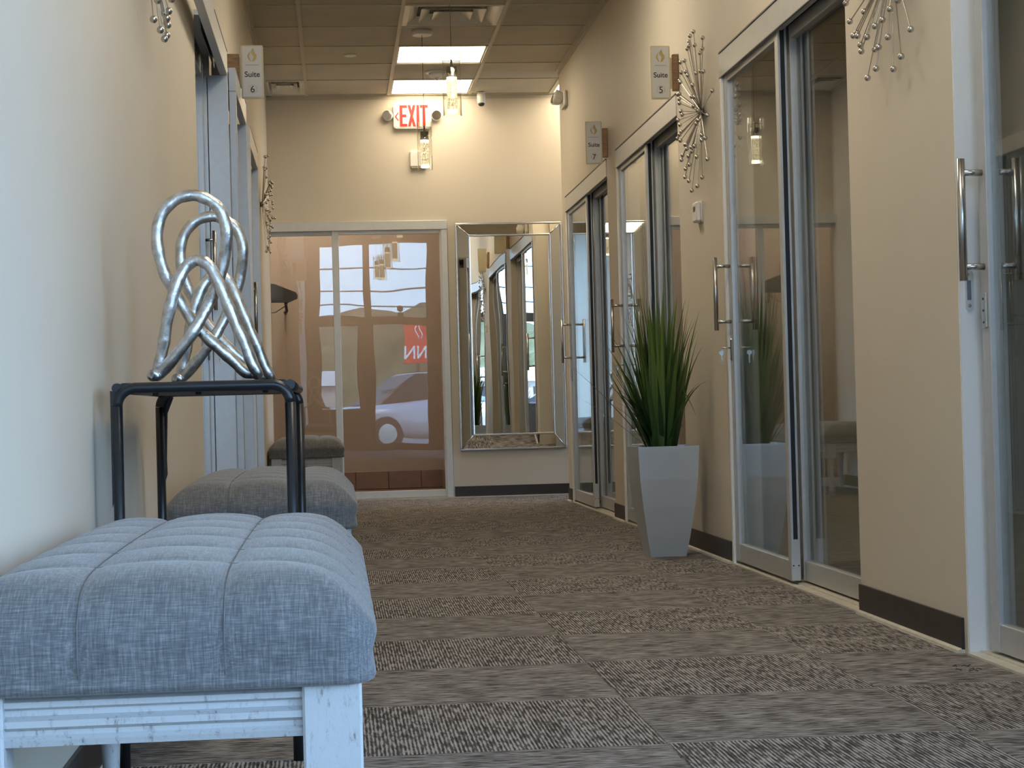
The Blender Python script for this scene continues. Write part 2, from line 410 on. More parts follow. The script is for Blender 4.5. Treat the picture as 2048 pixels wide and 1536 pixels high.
# ------------------------------------------------------------------ sliding doors
def handle(parent,xs,side,y,z0,z1,out=.062,r=.0095,inner=True):
    # xs = stile face x on the hall side; side=+1 means the hall lies towards -x (right wall)
    o=put('handle',None if False else MB().tube([(0,0,z0),(0,0,z1)],r,12).tube([(0,0,z0+.036),(side*out,0,z0+.036)],r*.8,10).tube([(0,0,z1-.036),(side*out,0,z1-.036)],r*.8,10).mesh('handle',M['steel']),parent,(xs-side*out,y,0))
    if inner: put('handle',MB().tube([(0,0,z0),(0,0,z1)],r,12).tube([(0,0,z0+.036),(-side*out,0,z0+.036)],r*.8,10).tube([(0,0,z1-.036),(-side*out,0,z1-.036)],r*.8,10).mesh('handle',M['steel']),parent,(xs+side*(out+.035),y,0))
def panel(door,x0,x1,a,b,z0,z1,gl,st=.052,br=.072,tr=.05,holes=True):
    fr=MB()
    fr.bbox(x0,x1,a,a+st*.85,z0,z1,.002).bbox(x0,x1,b-st,b,z0,z1,.002).bbox(x0+.003,x1-.003,a+st*.85,b-st,z0,z0+br,.002).bbox(x0+.003,x1-.003,a+st*.85,b-st,z1-tr,z1,.002)
    # groove lips along the stiles
    xm=(x0+x1)/2
    p=fr.build('door_panel',M['alu'],door)
    MB().box(xm-.008,xm+.008,a-.0012,a,z0+.15,z1-.01).build('groove_seal',M['rubber'],p)
    if holes:
        for xx in (x0+.008,x1-.008): MB().lathe([(.003,0),(.003,.0015)],xx,z0+.055,8,'y',a-.0018).build('screw',M['rubber'],p)
    MB().box(xm-.004,xm+.004,a+st*.85,b-st,z0+br-.004,z1-tr+.004).build('glass_pane',gl,p)
    return p
def lock(p,xs,side,y,z,key=True):
    k=MB().bbox(xs-side*.006,xs,y-.010,y+.010,z-.045,z+.045,.003).build('lock_plate',M['steel'],p)
    if key:
        MB().tube([(xs-side*.004,y,z+.008),(xs-side*.042,y,z+.008)],.0028,8).build('thumb_turn',M['steel'],p)
        q=MB(); q.lathe([(.010,-.0012),(.010,.0012)],xs-side*.044,z-.012,14,'y',y); q.box(xs-side*.044-.0022,xs-side*.044+.0022,y-.001,y+.001,z-.055,z-.02)
        q.box(xs-side*.044-.004,xs-side*.044,y-.001,y+.001,z-.045,z-.041).box(xs-side*.044-.004,xs-side*.044,y-.001,y+.001,z-.052,z-.048)
        q.tube([(xs-side*.044+.006*math.cos(a),y,z+.002+.007*math.sin(a)) for a in [2*PI*i/10 for i in range(10)]],.0009,5,closed=True)
        q.build('key',M['nickel'],p)
def right_door(n,a,b,label,key):
    d=thing('door_%d'%n,(0,0,0),label,None,kind='structure')
    xf=XR-.006
    MB().bbox(xf,xf+.030,a+.001,b-.001,DT-.100,DT-.001,.002).box(xf+.03,xf+.125,a+.001,b-.001,DT-.03,DT-.002).build('header',M['alu'],d)
    MB().box(XR+.026,XR+.028,a+.01,b-.01,DT-.075,DT-.03).box(XR+.066,XR+.069,a+.01,b-.01,DT-.075,DT-.03).box(XR+.112,XR+.115,a+.01,b-.01,DT-.075,DT-.03).build('track',M['alu_dark'],d)
    MB().bbox(xf,xf+.012,b-.030,b-.001,0,DT-.100,.002).box(xf,XR+.124,b-.006,b-.001,0,DT-.1).build('jamb',M['paint_white'],d)
    MB().box(XR-.008,XR+.13,a+.002,b-.002,-.002,.006).box(XR+.03,XR+.10,a+.002,b-.002,.006,.010).build('threshold',M['edge'],d)
    MB().box(xf-.003,xf+.006,a+.001,b-.001,DT-.001,DT+.005).box(xf-.002,xf+.004,a+.001,b-.001,DT-.104,DT-.100).build('header_shadow_lip',M['alu_dark'],d)  # dark upper strip stands in for the shadow line on the header; lower lip below
    mid=(a+b)/2-.01
    p1=panel(d,XR+.026-.022,XR+.04-.001,mid-.02,b-.034,.018,DT-.078,M['glass'])
    p2=panel(d,XR+.050,XR+.085,a+.004,mid+.035,.018,DT-.078,M['glass'])
    handle(p1,XR+.004,1,b-.034-.026,.965,1.265)
    lock(p1,XR+.004,1,b-.034-.026,.885,key)
    return d
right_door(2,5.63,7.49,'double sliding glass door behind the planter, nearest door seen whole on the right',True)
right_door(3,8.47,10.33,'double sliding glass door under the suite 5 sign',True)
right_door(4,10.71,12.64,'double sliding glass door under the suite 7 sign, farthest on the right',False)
# nearest right door, slid a hand's width open
d1=thing('door_1',(0,0,0),'nearest right sliding glass door, cut by the photo edge',None,kind='structure')
MB().bbox(XR-.006,XR+.024,2.721,4.654,DT-.1,DT-.001,.002).box(XR+.024,XR+.125,2.721,4.654,DT-.03,DT-.002).build('header',M['alu'],d1)
MB().box(XR-.006,XR+.13,2.722,4.648,-.002,.006).box(XR+.03,XR+.10,2.722,4.66,.006,.010).build('threshold',M['edge'],d1)
p=panel(d1,XR+.042,XR+.078,3.66,4.600,.018,DT-.078,M['glass'],st=.058,holes=False)
handle(p,XR+.042,1,4.571,.967,1.280,.055,.0105)
q=MB().bbox(XR+.036,XR+.042,4.556,4.586,.845,.935,.002).build('lock_plate',M['steel'],p)
for zz in (.86,.89,.92): MB().lathe([(.003,0),(.003,.001)],4.571,zz,8,'x',XR+.035).build('screw',M['rubber'],q)
p=panel(d1,XR+.088,XR+.122,2.73,3.72,.018,DT-.078,M['glass'],st=.055,holes=False)
# flush strike plate on the white wall end
st=thing('strike_plate',(XR+.0265,4.649,.947),'oval steel flush strike plate let into the white wall end beside the nearest right door','strike plate')
def ovalpts(w,h,n=10): 
    return [(w*math.cos(a),h-w+w*math.sin(a)) for a in [PI*i/n for i in range(n+1)]]+[(w*math.cos(a),-h+w+w*math.sin(a)) for a in [PI+PI*i/n for i in range(n+1)]]
MB().prism(ovalpts(.0105,.054),-.003,0,lambda p,q,d:(p,d,q)).build('plate',M['alu_light'],st)
MB().box(-.0055,.0055,-.0036,-.003,-.025,.026).build('slot',M['alu_dark'],st)
MB().lathe([(.0048,-.0042),(.0048,-.003)],0,-.040,12,'y',0).build('finger_hole',M['steel'],st)
MB().lathe([(.0028,-.0042),(.0028,-.003)],0,.042,8,'y',0).build('screw',M['steel'],st)

def left_door(n,a,b,label,lock_key,near=True):
    d=thing('door_%d'%n,(0,0,0),label,None,kind='structure')
    xf=-.384 if n==6 else -.398
    MB().bbox(xf-.030,xf,a-(1.0 if n==5 else 0),b,DT-.100,DT-.001,.002).box(XL-.10,xf-.030,a+.002,b-.002,DT-.02,DT-.001).build('header',M['alu'],d)
    MB().box(xf-.0005,xf+.0015,a+.01,b,DT-.006,DT).box(-.452,-.448,a+.01,b-.01,DT-.07,DT-.02).box(-.50,-.496,a+.01,b-.01,DT-.07,DT-.02).build('track',M['alu_dark'],d)
    MB().box(-.476,xf,b-.02,b,0,DT-.100).build('jamb',M['alu'],d)
    j=MB().box(-.512,-.498,b-.03,b,0,DT-.1).box(-.494,-.480,b-.026,b,0,DT-.1).build('jamb_channel',M['alu'],d)
    if near: MB().bbox(xf-.030,xf,a,a+.035,0,DT-.100,.002).build('jamb',M['alu'],d)
    MB().box(XL-.12,XL+.055,a+.002,b-.002,-.002,.006).build('threshold',M['edge'],d)
    p=panel(d,-.524,-.492,a+.02,b-.035,.018,DT-.06,M['glass'])
    handle(p,-.492,-1,b-.12,1.08,1.39,.034,.0075)
    lock(p,-.492,-1,b-.10,.93,lock_key)
    return d
left_door(5,6.58,7.35,'nearest left sliding glass door, beside the silver sculpture',True,False)
left_door(6,7.70,8.60,'left sliding glass door under the suite 6 sign',False)
dg=left_door(7,9.27,10.20,'farthest left sliding door before the end wall',False)
MB().tube([(-.425,10.12,1.035),(-.425,10.12,1.39)],.009,10).tube([(-.425,10.12,1.07),(-.51,10.12,1.07)],.007,8).tube([(-.425,10.12,1.355),(-.51,10.12,1.355)],.007,8).build('handle',M['steel'],dg)
struct(MB().box(XL,XL+.040,7.50,7.69,0,DT-.01).build('trim_1',M['rubber']),'black strip between the two nearest left doors')

# end door
d8=thing('door_8',(0,0,0),'wide bronze tinted sliding glass door in the end wall',None,kind='structure')
MB().bbox(-1.04,.858,YE-.035,YE+.09,2.018,2.086,.002).build('header',M['alu_light'],d8)
MB().bbox(.812,.858,YE-.03,YE+.09,0,2.018,.002).build('jamb',M['alu_light'],d8)
MB().box(-1.04,.860,YE-.045,YE+.1,-.001,.012).build('threshold',M['edge'],d8)
def endpanel(a,b,y0,y1,bot=True):
    p=MB().bbox(a,a+.050,y0,y1,.014,2.02,.002).bbox(b-.045,b,y0,y1,.014,2.02,.002).bbox(a+.05,b-.045,y0,y1,.014,.066,.002).bbox(a+.05,b-.045,y0,y1,1.99,2.02,.002).build('door_panel',M['alu_light'],d8)
    MB().box(a+.048,b-.043,(y0+y1)/2-.004,(y0+y1)/2+.004,.060,1.994).build('glass_pane',M['glass_end'],p)
endpanel(-.004,.845,YE-.012,YE+.020)
endpanel(-1.0,.040,YE+.030,YE+.060)

# ------------------------------------------------------------------ tall mirror on the end wall
MX0,MX1,MZ0,MZ1=.918,1.722,.352,2.06
mr=thing('wall_mirror',((MX0+MX1)/2,YE,MZ0),'tall rectangular mirror with a sloping silver border, hung on the end wall','mirror')
cx,cy,cz=mr.location
def mb_quad(pts,th): # slab from four corner points facing -y
    b=MB(); b.prism([(p[0],p[2]) for p in pts],0,1,lambda a,c,d:(0,0,0)); b.v=[(p[0]-cx,p[1]-cy,p[2]-cz) for p in pts]+[(p[0]-cx,p[1]-cy+th,p[2]-cz) for p in pts]; return b
IX0,IX1,IZ0,IZ1=MX0+.100,MX1-.095,MZ0+.115,MZ1-.095
yo,yi=YE-.030,YE-.050
o_=[(MX0+.012,MZ0+.012),(MX1-.012,MZ0+.012),(MX1-.012,MZ1-.012),(MX0+.012,MZ1-.012)]; i_=[(IX0,IZ0),(IX1,IZ0),(IX1,IZ1),(IX0,IZ1)]
for k in range(4):
    a,b=o_[k],o_[(k+1)%4]; c,d=i_[(k+1)%4],i_[k]
    mb_quad([(a[0],yo,a[1]),(b[0],yo,b[1]),(c[0],yi,c[1]),(d[0],yi,d[1])],.012).build('frame_mirror_strip',M['mirror'],mr)
    # mitre bead and outer bead
    MB().tube([(a[0]-cx,yo-cy-.002,a[1]-cz),(d[0]-cx,yi-cy-.003,d[1]-cz)],.005,6).build('mitre_bead',M['nickel'],mr)
MB().bbox(MX0-cx,MX1-cx,-.034,0,0,.014,.003).bbox(MX0-cx,MX1-cx,-.034,0,MZ1-cz-.014,MZ1-cz,.003).bbox(MX0-cx,MX0-cx+.014,-.034,0,.014,MZ1-cz-.014,.003).bbox(MX1-cx-.014,MX1-cx,-.034,0,.014,MZ1-cz-.014,.003).build('outer_bead',M['nickel'],mr)
MB().bbox(IX0-cx-.006,IX1-cx+.006,-.060,-.046,IZ0-cz-.006,IZ0-cz+.008,.003).bbox(IX0-cx-.006,IX1-cx+.006,-.060,-.046,IZ1-cz-.008,IZ1-cz+.006,.003).bbox(IX0-cx-.006,IX0-cx+.008,-.060,-.046,IZ0-cz,IZ1-cz,.003).bbox(IX1-cx-.008,IX1-cx+.006,-.060,-.046,IZ0-cz,IZ1-cz,.003).build('inner_bead',M['nickel'],mr)
MB().box(IX0-cx,IX1-cx,-.050,-.044,IZ0-cz,IZ1-cz).build('mirror_glass',M['wmirror'],mr)

# ------------------------------------------------------------------ benches
def cushion_mesh(L,Wd,name='cushion'):
    # box cushion with tufted top: 3 columns x 7 rows, rounded sides
    nx,ny=36,84; mb=MB(); H=.110
    def hgt(u,v):
        cu=abs(math.sin(PI*u*3)); cv=abs(math.sin(PI*v*7))
        pu=(cu**.5)*(cv**.5)
        eu=min(u,1-u)*Wd; ev=min(v,1-v)*L
        e=min(eu,ev)
        rnd=1-math.exp(-e/.037)
        crown=.018*math.sin(PI*u)**.6*math.sin(PI*v)**.35
        return H*(.52+.48*rnd**.62)+crown+.012*pu*min(1,e/.05)-.004
    idx={}
    # side section: from bottom up, bulging outwards
    prof=[(-.006,0),(.004,.02),(.010,.045),(.0085,.056)]
    ring=[]
    def border():
        for i in range(nx): yield (i/nx,0)
        for j in range(ny): yield (1,j/ny)
        for i in range(nx,0,-1): yield (i/nx,1)
        for j in range(ny,0,-1): yield (0,j/ny)
    B=list(border()); n=len(B); rc=.030
    def pos(u,v,outw):
        # rounded rectangle corner
        x=(u-.5)*Wd; y=(v-.5)*L; hx,hy=Wd/2-rc,L/2-rc
        dx=max(0,abs(x)-hx); dy=max(0,abs(y)-hy)
        if dx>0 and dy>0:
            l=math.hypot(dx,dy); k=max(dx,dy)
            x=math.copysign(hx+dx/l*k,x); y=math.copysign(hy+dy/l*k,y)
        return x,y
    for (off,z) in prof:
        for (u,v) in B:
            x,y=pos(u,v,0); nxv=Vector((x/(Wd/2),y/(L/2))); 
            ax=1 if abs(nxv.x)>=.985 else 0; ay=1 if abs(nxv.y)>=.985 else 0
            dx=math.copysign(off,x)*ax if ax else math.copysign(off,x)*max(0,(abs(nxv.x)-.9)/.1)
            dy=math.copysign(off,y)*ay if ay else math.copysign(off,y)*max(0,(abs(nxv.y)-.9)/.1)
            # seams run down the sides
            su=abs(math.sin(PI*u*3)) if ay else 1; sv=abs(math.sin(PI*v*7)) if ax else 1
            k=.007*(1-min(su,sv)**.35)*(1 if z>0 else 0)
            mb.v.append((x+dx-math.copysign(k*ax,x),y+dy-math.copysign(k*ay,y),z))
    for r in range(len(prof)-1):
        for k in range(n):
            mb.f.append([r*n+k,r*n+(k+1)%n,(r+1)*n+(k+1)%n,(r+1)*n+k]); mb.sm.append(True)
    top0=len(mb.v); last=(len(prof)-1)*n
    for j in range(ny+1):
        for i in range(nx+1):
            u,v=i/nx,j/ny; x,y=pos(u,v,0)
            if i in (0,nx) or j in (0,ny):
                z=.066
                k=.002
                x*=(1-.001); 
            else:
                z=hgt(u,v)
            mb.v.append((x,y,z))
    g=lambda i,j: top0+j*(nx+1)+i
    for j in range(ny):
        for i in range(nx):
            mb.f.append([g(i,j),g(i+1,j),g(i+1,j+1),g(i,j+1)]); mb.sm.append(True)
    gb=[g(i,0) for i in range(nx)]+[g(nx,j) for j in range(ny)]+[g(i,ny) for i in range(nx,0,-1)]+[g(0,j) for j in range(ny,0,-1)]
    for k in range(n):
        mb.f.append([last+k,last+(k+1)%n,gb[(k+1)%n],gb[k]]); mb.sm.append(True)
    return mb
def seam_mesh(L,Wd):
    H=.110; mb=MB()
    def top(u,v):
        e=min(min(u,1-u)*Wd,min(v,1-v)*L)
        return H*(.52+.48*(1-math.exp(-e/.037))**.62)+.018*math.sin(PI*u)**.6*math.sin(PI*v)**.35-.004
    for u in (1/3,2/3):
        pts=[((u-.5)*Wd,-L/2-.0015,.006),((u-.5)*Wd,-L/2-.0035,.03),((u-.5)*Wd,-L/2-.0030,.056),((u-.5)*Wd,-L/2-.0012,.067)]
        pts+=[((u-.5)*Wd,(v/84-.5)*L,top(u,v/84)+.0004) for v in range(1,84)]
        pts+=[((u-.5)*Wd,L/2+.0035,.056-.050*q/3) for q in range(4)]
        mb.tube(pts,.0009,5)
    for v in range(1,7):
        v/=7
        mb.tube([((u/36-.5)*Wd,(v-.5)*L,top(u/36,v)+.0002) for u in range(1,36)],.0007,5)
    return mb
def leg_mesh():
    mb=MB(); h=.034
    mb.bbox(-h,h,-h,h,.262,.368,.003)
    mb.lathe([(.010,.0),(.017,.004),(.019,.015),(.014,.028),(.019,.034),(.019,.042),(.015,.048),(.017,.10),(.021,.17),(.024,.205),(.019,.212),(.027,.222),(.027,.232),(.021,.240),(.030,.250),(.030,.262)],0,0,18)
    return mb.mesh('leg',M['distress'])
BL,BW=1.28,.490
def make_bench(label):
    t=thing('tufted_bench',(0,0,0),label,'bench','tufted linen benches along the left wall')
    cu=cushion_mesh(BL,BW).build('cushion',M['linen'],t,(0,0,.374))
    seam_mesh(BL,BW).build('seam',M['piping'],cu)
    w,l=BW/2-.003,BL/2-.003
    rc=.03; pts=[]
    for (sx_,sy_,a0) in ((1,1,0),(-1,1,PI/2),(-1,-1,PI),(1,-1,1.5*PI)):
        for k in range(5):
            a=a0+PI/2*k/4; pts.append((sx_*(w-rc)+(rc+.002)*math.cos(a),sy_*(l-rc)+(rc+.002)*math.sin(a),-.001))
    MB().tube(pts,.0085,8,closed=True).build('piping',M['linen'],cu)
    MB().bbox(-w+.004,w-.004,-l+.004,l-.004,.366,.374,.003).build('seat_base',M['piping'],t)
    # reeded aprons
    prof=[(p_*1.5-.004,.3035+(z_-.288)*.93) for p_,z_ in [(0,.288),(.010,.290),(.012,.298),(.007,.303),(.007,.309),(.013,.314),(.013,.322),(.007,.327),(.006,.334),(.012,.338),(.012,.345),(.006,.349),(.006,.3555),(0,.357)]]
    wx=BW/2-.012; ly=BL/2-.012
    for s in (-1,1):
        MB().prism(prof,-wx+.055,wx-.055,lambda p,q,d:(d,s*(ly-.020+p),q)).build('apron',M['distress'],t)
        MB().prism(prof,-ly+.055,ly-.055,lambda p,q,d:(s*(wx-.020+p),d,q)).build('apron',M['distress'],t)
    lm=leg_mesh()
    for a in (-1,1):
        for b in (-1,1): put('leg',lm,t,(a*(wx-.032),b*(ly-.032),-.008+.008),(0,0,0))
    return t
BX=(XL+.004+.051)/2
b1=make_bench('nearest grey tufted bench filling the lower left of the photo')
b1.location=(-.214,2.10+BL/2,0)
b2=copy_tree(b1); b2.location=(-.204,4.84+BL/2,0); b2['label']='middle grey tufted bench, just behind the black side table'
b3=copy_tree(b1); b3.location=(-.206,12.34+BL/2,0); b3['label']='farthest grey tufted bench, against the glass door in the end wall'

# ------------------------------------------------------------------ side table + sculpture
tb=thing('side_table',(-.255,4.03,0),'narrow black tubular metal side table between the two near benches','side table')
TXH,TYH,TZ=.166,.43,.730
def arch(y,x0,x1,r=.035):
    pts=[(x0,y,0),(x0,y,.35),(x0,y,TZ-r)]
    for k in range(1,6):
        a=PI/2*k/6; pts.append((x0+r-r*math.cos(a),y,TZ-r+r*math.sin(a)))
    pts+=[(x0+r,y,TZ),(x1-r,y,TZ)]
    for k in range(1,6):
        a=PI/2*k/6; pts.append((x1-r+r*math.sin(a),y,TZ-r+r*math.cos(a)))
    pts+=[(x1,y,TZ-r),(x1,y,.35),(x1,y,0)]
    return pts
RT=.0105
for y in (-TYH,TYH):
    MB().tube([( -TXH,y,0),(-TXH,y,.35),(-TXH,y,TZ-.035)],RT,12).build('leg',M['blackmetal'],tb)
    MB().tube([( TXH,y,0),(TXH,y,.35),(TXH,y,TZ-.035)],RT,12).build('leg',M['blackmetal'],tb)
    MB().tube(arch(y,-TXH,TXH)[2:-2],RT,12).build('top_rail',M['blackmetal'],tb)
for x in (-TXH,TXH):
    MB().tube([(x,-TYH+.0,TZ),(x,TYH,TZ)],RT*.95,12).build('side_rail',M['blackmetal'],tb)
    # flat gusset strips that run down the inner side of the wall-side legs
for y in (-TYH,TYH):
    MB().prism([(-.0,TZ-.004),(.028,TZ-.012),(.013,TZ-.05),(.009,TZ-.16),(.010,.535),(0,.50)],-.003,.003,lambda p,q,d:(-TXH+(.004 if y>0 else -.014)+p*(1 if y>0 else .9),y+d+.012,q)).build('gusset',M['dark'],tb)
MB().bbox(-TXH+.006,TXH-.006,-TYH+.006,TYH-.006,TZ-.006,TZ+.010,.003).build('table_top',M['blackmetal'],tb)
MB().box(-TXH+.012,TXH-.012,-TYH+.012,TYH-.012,TZ-.0085,TZ-.006).build('underside_panel',M['piping'],tb)
for (x,y) in ((-.10,-.35),(.115,-.35),(-.02,-.30)): MB().lathe([(.006,0),(.006,.006)],x,y,8,'z',TZ-.0145).build('screw',M['dark'],tb)

def catmull(P,sub=8,closed=True):
    out=[]; n=len(P)
    for i in range(n):
        p0,p1,p2,p3=[Vector(P[(i+k)%n]) for k in (-1,0,1,2)]
        for s in range(sub):
            t=s/sub
            out.append(.5*((2*p1)+(-p0+p2)*t+(2*p0-5*p1+4*p2-p3)*t*t+(-p0+3*p1-3*p2+p3)*t**3))
    return out
TABZ=.740
sp_=thing('knot_sculpture',(-.27,3.72,TABZ),'hammered silver looped knot sculpture standing on the black side table','sculpture')
def cpt(cx_,cy_,yy): # crop pixel -> x,z on plane
    px=200+cx_/2.194; py=350+cy_/2.194
    d=fw+rr*((px-1024)/F_PX)-uu*((py-768)/F_PX); k=yy/d.y
    return d.x*k,CAM_Z+d.z*k
# centre line of the knot as (horizontal, height, depth offset)
KP=[(236,893,.000),(262,868,.004),(330,792,-.008),(400,700,-.016),(452,608,-.008),(500,500,.012),(537,380,.012),(553,270,.0),(542,190,.0),(508,130,.0),(455,96,0),(405,84,0),(345,95,0),(290,135,0),(256,195,.0),(246,270,.0),(256,350,.0),(280,430,.006),(318,505,.012),(362,580,.010),(410,648,.004),(462,706,.0),(520,760,.0),(580,812,.006),(634,862,.010),(676,893,.006),(690,880,-.006),(662,820,-.010),(628,730,-.014),(590,640,-.016),(553,550,-.016),(518,470,-.014),(480,400,-.010),(430,372,-.006),(385,390,-.004),(348,445,-.008),(318,530,-.012),(296,620,-.008),(278,720,0),(262,800,.006),(246,860,.010),(228,892,.006)]
def strand(dy,sc_=1,dz=0,dx=0):
    pts=[]
    for (a,b,o) in KP:
        x,z=cpt(a,b,3.72); x=(x+.27)*sc_+dx; z=max(.0165,(z-TABZ)*sc_+dz)
        pts.append((x,dy+o,z))
    c=catmull(pts,5)
    rnd=random.Random(4); rad=[.0120+.0006*math.sin(i*.9)+rnd.uniform(-.0004,.0004) for i in range(len(c))]
    return MB().tube(c,rad,14,closed=True)
strand(.02).build('loop_strand',M['silver'],sp_)
strand(.43,1.0,0,.012).build('loop_strand',M['silver'],sp_)

# ------------------------------------------------------------------ planter
pc=(1.430,8.035)
pt=thing('potted_grass_plant',(pc[0],pc[1],0),'tall grassy plant in a tapered silver planter beside the right glass doors','plant',rot=(0,0,math.radians(2)))
def sq(h,z): return [(-h,-h,z),(h,-h,z),(h,h,z),(-h,h,z)]
mb=MB()
lv=[(.079,.0),(.095,.09),(.115,.22),(.128,.34),(.135,.478),(.135,.484)]
for (h,z) in lv: mb.v+=sq(h,z)
ins=[(.127,.484),(.125,.465),(.118,.43)]
for (h,z) in ins: mb.v+=sq(h,z)
n=len(lv)+len(ins)
for r in range(n-1):
    for k in range(4): mb.f.append([r*4+k,r*4+(k+1)%4,(r+1)*4+(k+1)%4,(r+1)*4+k]); mb.sm.append(False)
mb.f.append([3,2,1,0]); mb.f.append([(n-1)*4+k for k in range(4)]); mb.sm+=[False,False]
mb.build('planter',M['pot'],pt)
MB().box(-.116,.116,-.116,.116,.432,.446).build('soil',M['soil'],pt)
rnd=random.Random(11)
def blade(length,lean,curl,width,seed,kink=False):
    r=random.Random(seed); mb=MB(); n=11; pos=Vector((0,0,0)); ang=lean; pts=[]
    for i in range(n+1):
        pts.append((pos.copy(),ang)); st=length/n
        pos+=Vector((math.sin(ang)*st,0,math.cos(ang)*st)); ang+=curl*(i/n)**1.3/n*2.2
        if kink and i==6: ang+=1.5
    for i,(p,a) in enumerate(pts):
        t=i/n; w=width*(.55+.75*math.sin(PI*min(1,t*1.15+.08)))*(1-t**3)*.8+.0003
        nrm=Vector((-math.cos(a),0,math.sin(a)))
        for k,(s,dn) in enumerate(((-1,.28),(0,0),(1,.28))): mb.v.append(tuple(p+Vector((0,s*w,0))-nrm*dn*w))
    for i in range(n):
        for k in range(2): mb.f.append([i*3+k,i*3+k+1,i*3+4+k,i*3+3+k]); mb.sm.append(True)
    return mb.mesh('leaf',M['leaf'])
blades=[]
for s in range(16):
    k=s%8
    blades.append((blade([.80,.74,.70,.66,.62,.55,.50,.44][k],[.04,.10,.16,.22,.29,.37,.47,.58][k],[.12,.2,.3,.45,.6,.5,.8,1.0][k]*(1 if s<8 else .45),[.015,.016,.017,.016,.0145,.013,.012,.011][k],s),k))
for i in range(130):
    me,k=blades[rnd.randrange(16) if i>40 else rnd.choice([0,1,2,3,8,9,10,11])]
    a=rnd.uniform(0,2*PI); rad=rnd.uniform(.0,.055)
    s=rnd.uniform(.78,1.06)
    if math.cos(a)>.75 and k in (5,6,7): s*=.62
    az=a+rnd.uniform(-.3,.3); reach=max(v.co.x for v in me.vertices)*s*1.06; room=.15-rad*math.cos(a)
    if reach*math.cos(az)>room:
        az=math.copysign(math.acos(max(-1,min(1,room/reach))),math.sin(az))
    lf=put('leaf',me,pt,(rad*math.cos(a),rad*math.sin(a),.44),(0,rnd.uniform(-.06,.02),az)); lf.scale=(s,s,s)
for (L_,le,cu_,w_,a) in ((.62,.72,.35,.007,PI+.15),(.52,.85,.5,.006,PI-.25),(.64,.42,.15,.005,PI+.05),(.50,.55,1.3,.008,-1.15),(.46,.62,1.0,.008,-1.3),(.60,.30,.2,.006,1.4)):
    put('leaf',blade(L_,le,cu_,w_,int(L_*100)),pt,(.02*math.cos(a),.02*math.sin(a),.44),(0,0,a))
put('leaf',blade(.50,.42,.6,.006,77,True),pt,(.04,-.06,.44),(0,0,-1.45))

# ------------------------------------------------------------------ starburst wall art
ballm=MB().lathe([(.0005,-.0096),(.0049,-.0084),(.0082,-.0049),(.0096,0),(.0082,.0049),(.0049,.0084),(.0005,.0096)],0,0,12).mesh('ball',M['nickel'])
def starburst(y,z,side,label,seed,n=62,R=.35):
    x=XR if side>0 else XL
    t=thing('starburst_wall_art',(x,y,z),label,'wall art','starburst wall sculptures of rods and balls')
    r=random.Random(seed)
    MB().lathe([(.016,0),(.018,.010),(.012,.022),(.004,.028)],0,0,12,'x',0).build('hub',M['nickel'],t) if side<0 else MB().lathe([(.004,-.028),(.012,-.022),(.018,-.010),(.016,0)],0,0,12,'x',0).build('hub',M['nickel'],t)
    for i in range(n):
        a=2*PI*(i+r.uniform(-.35,.35))/n
        L=R*(1-.12*r.random()) if i%3==0 else R*r.uniform(.36,.88)
        out=r.uniform(.028,.055)+ (1-L/R)*.055
        e=Vector((-side*out,L*math.cos(a),L*math.sin(a))); b=Vector((-side*.012,.012*math.cos(a),.012*math.sin(a)))
        rod=MB().tube([b,e],.0017,5,cap=False).build('rod',M['nickel'],t)
        put('ball',ballm,rod,tuple(e))
    return t
starburst(7.86,1.935,1,'silver starburst wall art between the suite 5 door and the planter door',3)
starburst(5.10,1.925,1,'silver starburst wall art cut by the top edge, upper right',8)
starburst(4.72,1.955,-1,'silver starburst wall art cut by the top edge, upper left above the sculpture',5)
starburst(12.25,2.055,-1,'far silver starburst wall art on the left wall beside the end wall',9)

# ------------------------------------------------------------------ text helper
def text_mesh(s,size,mat,depth=.0012,xs=1.0,align='CENTER',off=.013):
    cu=bpy.data.curves.new('t','FONT'); cu.body=s; cu.size=size; cu.align_x=align; cu.extrude=depth/2; cu.offset=size*off
    o=bpy.data.objects.new('t',cu); C.objects.link(o)
    dg_=bpy.context.evaluated_depsgraph_get(); me=bpy.data.meshes.new_from_object(o.evaluated_get(dg_)); bpy.data.objects.remove(o)
    for v in me.vertices: v.co=Vector((v.co.x*xs,v.co.z,v.co.y))
    me.materials.clear(); me.materials.append(mat); return me
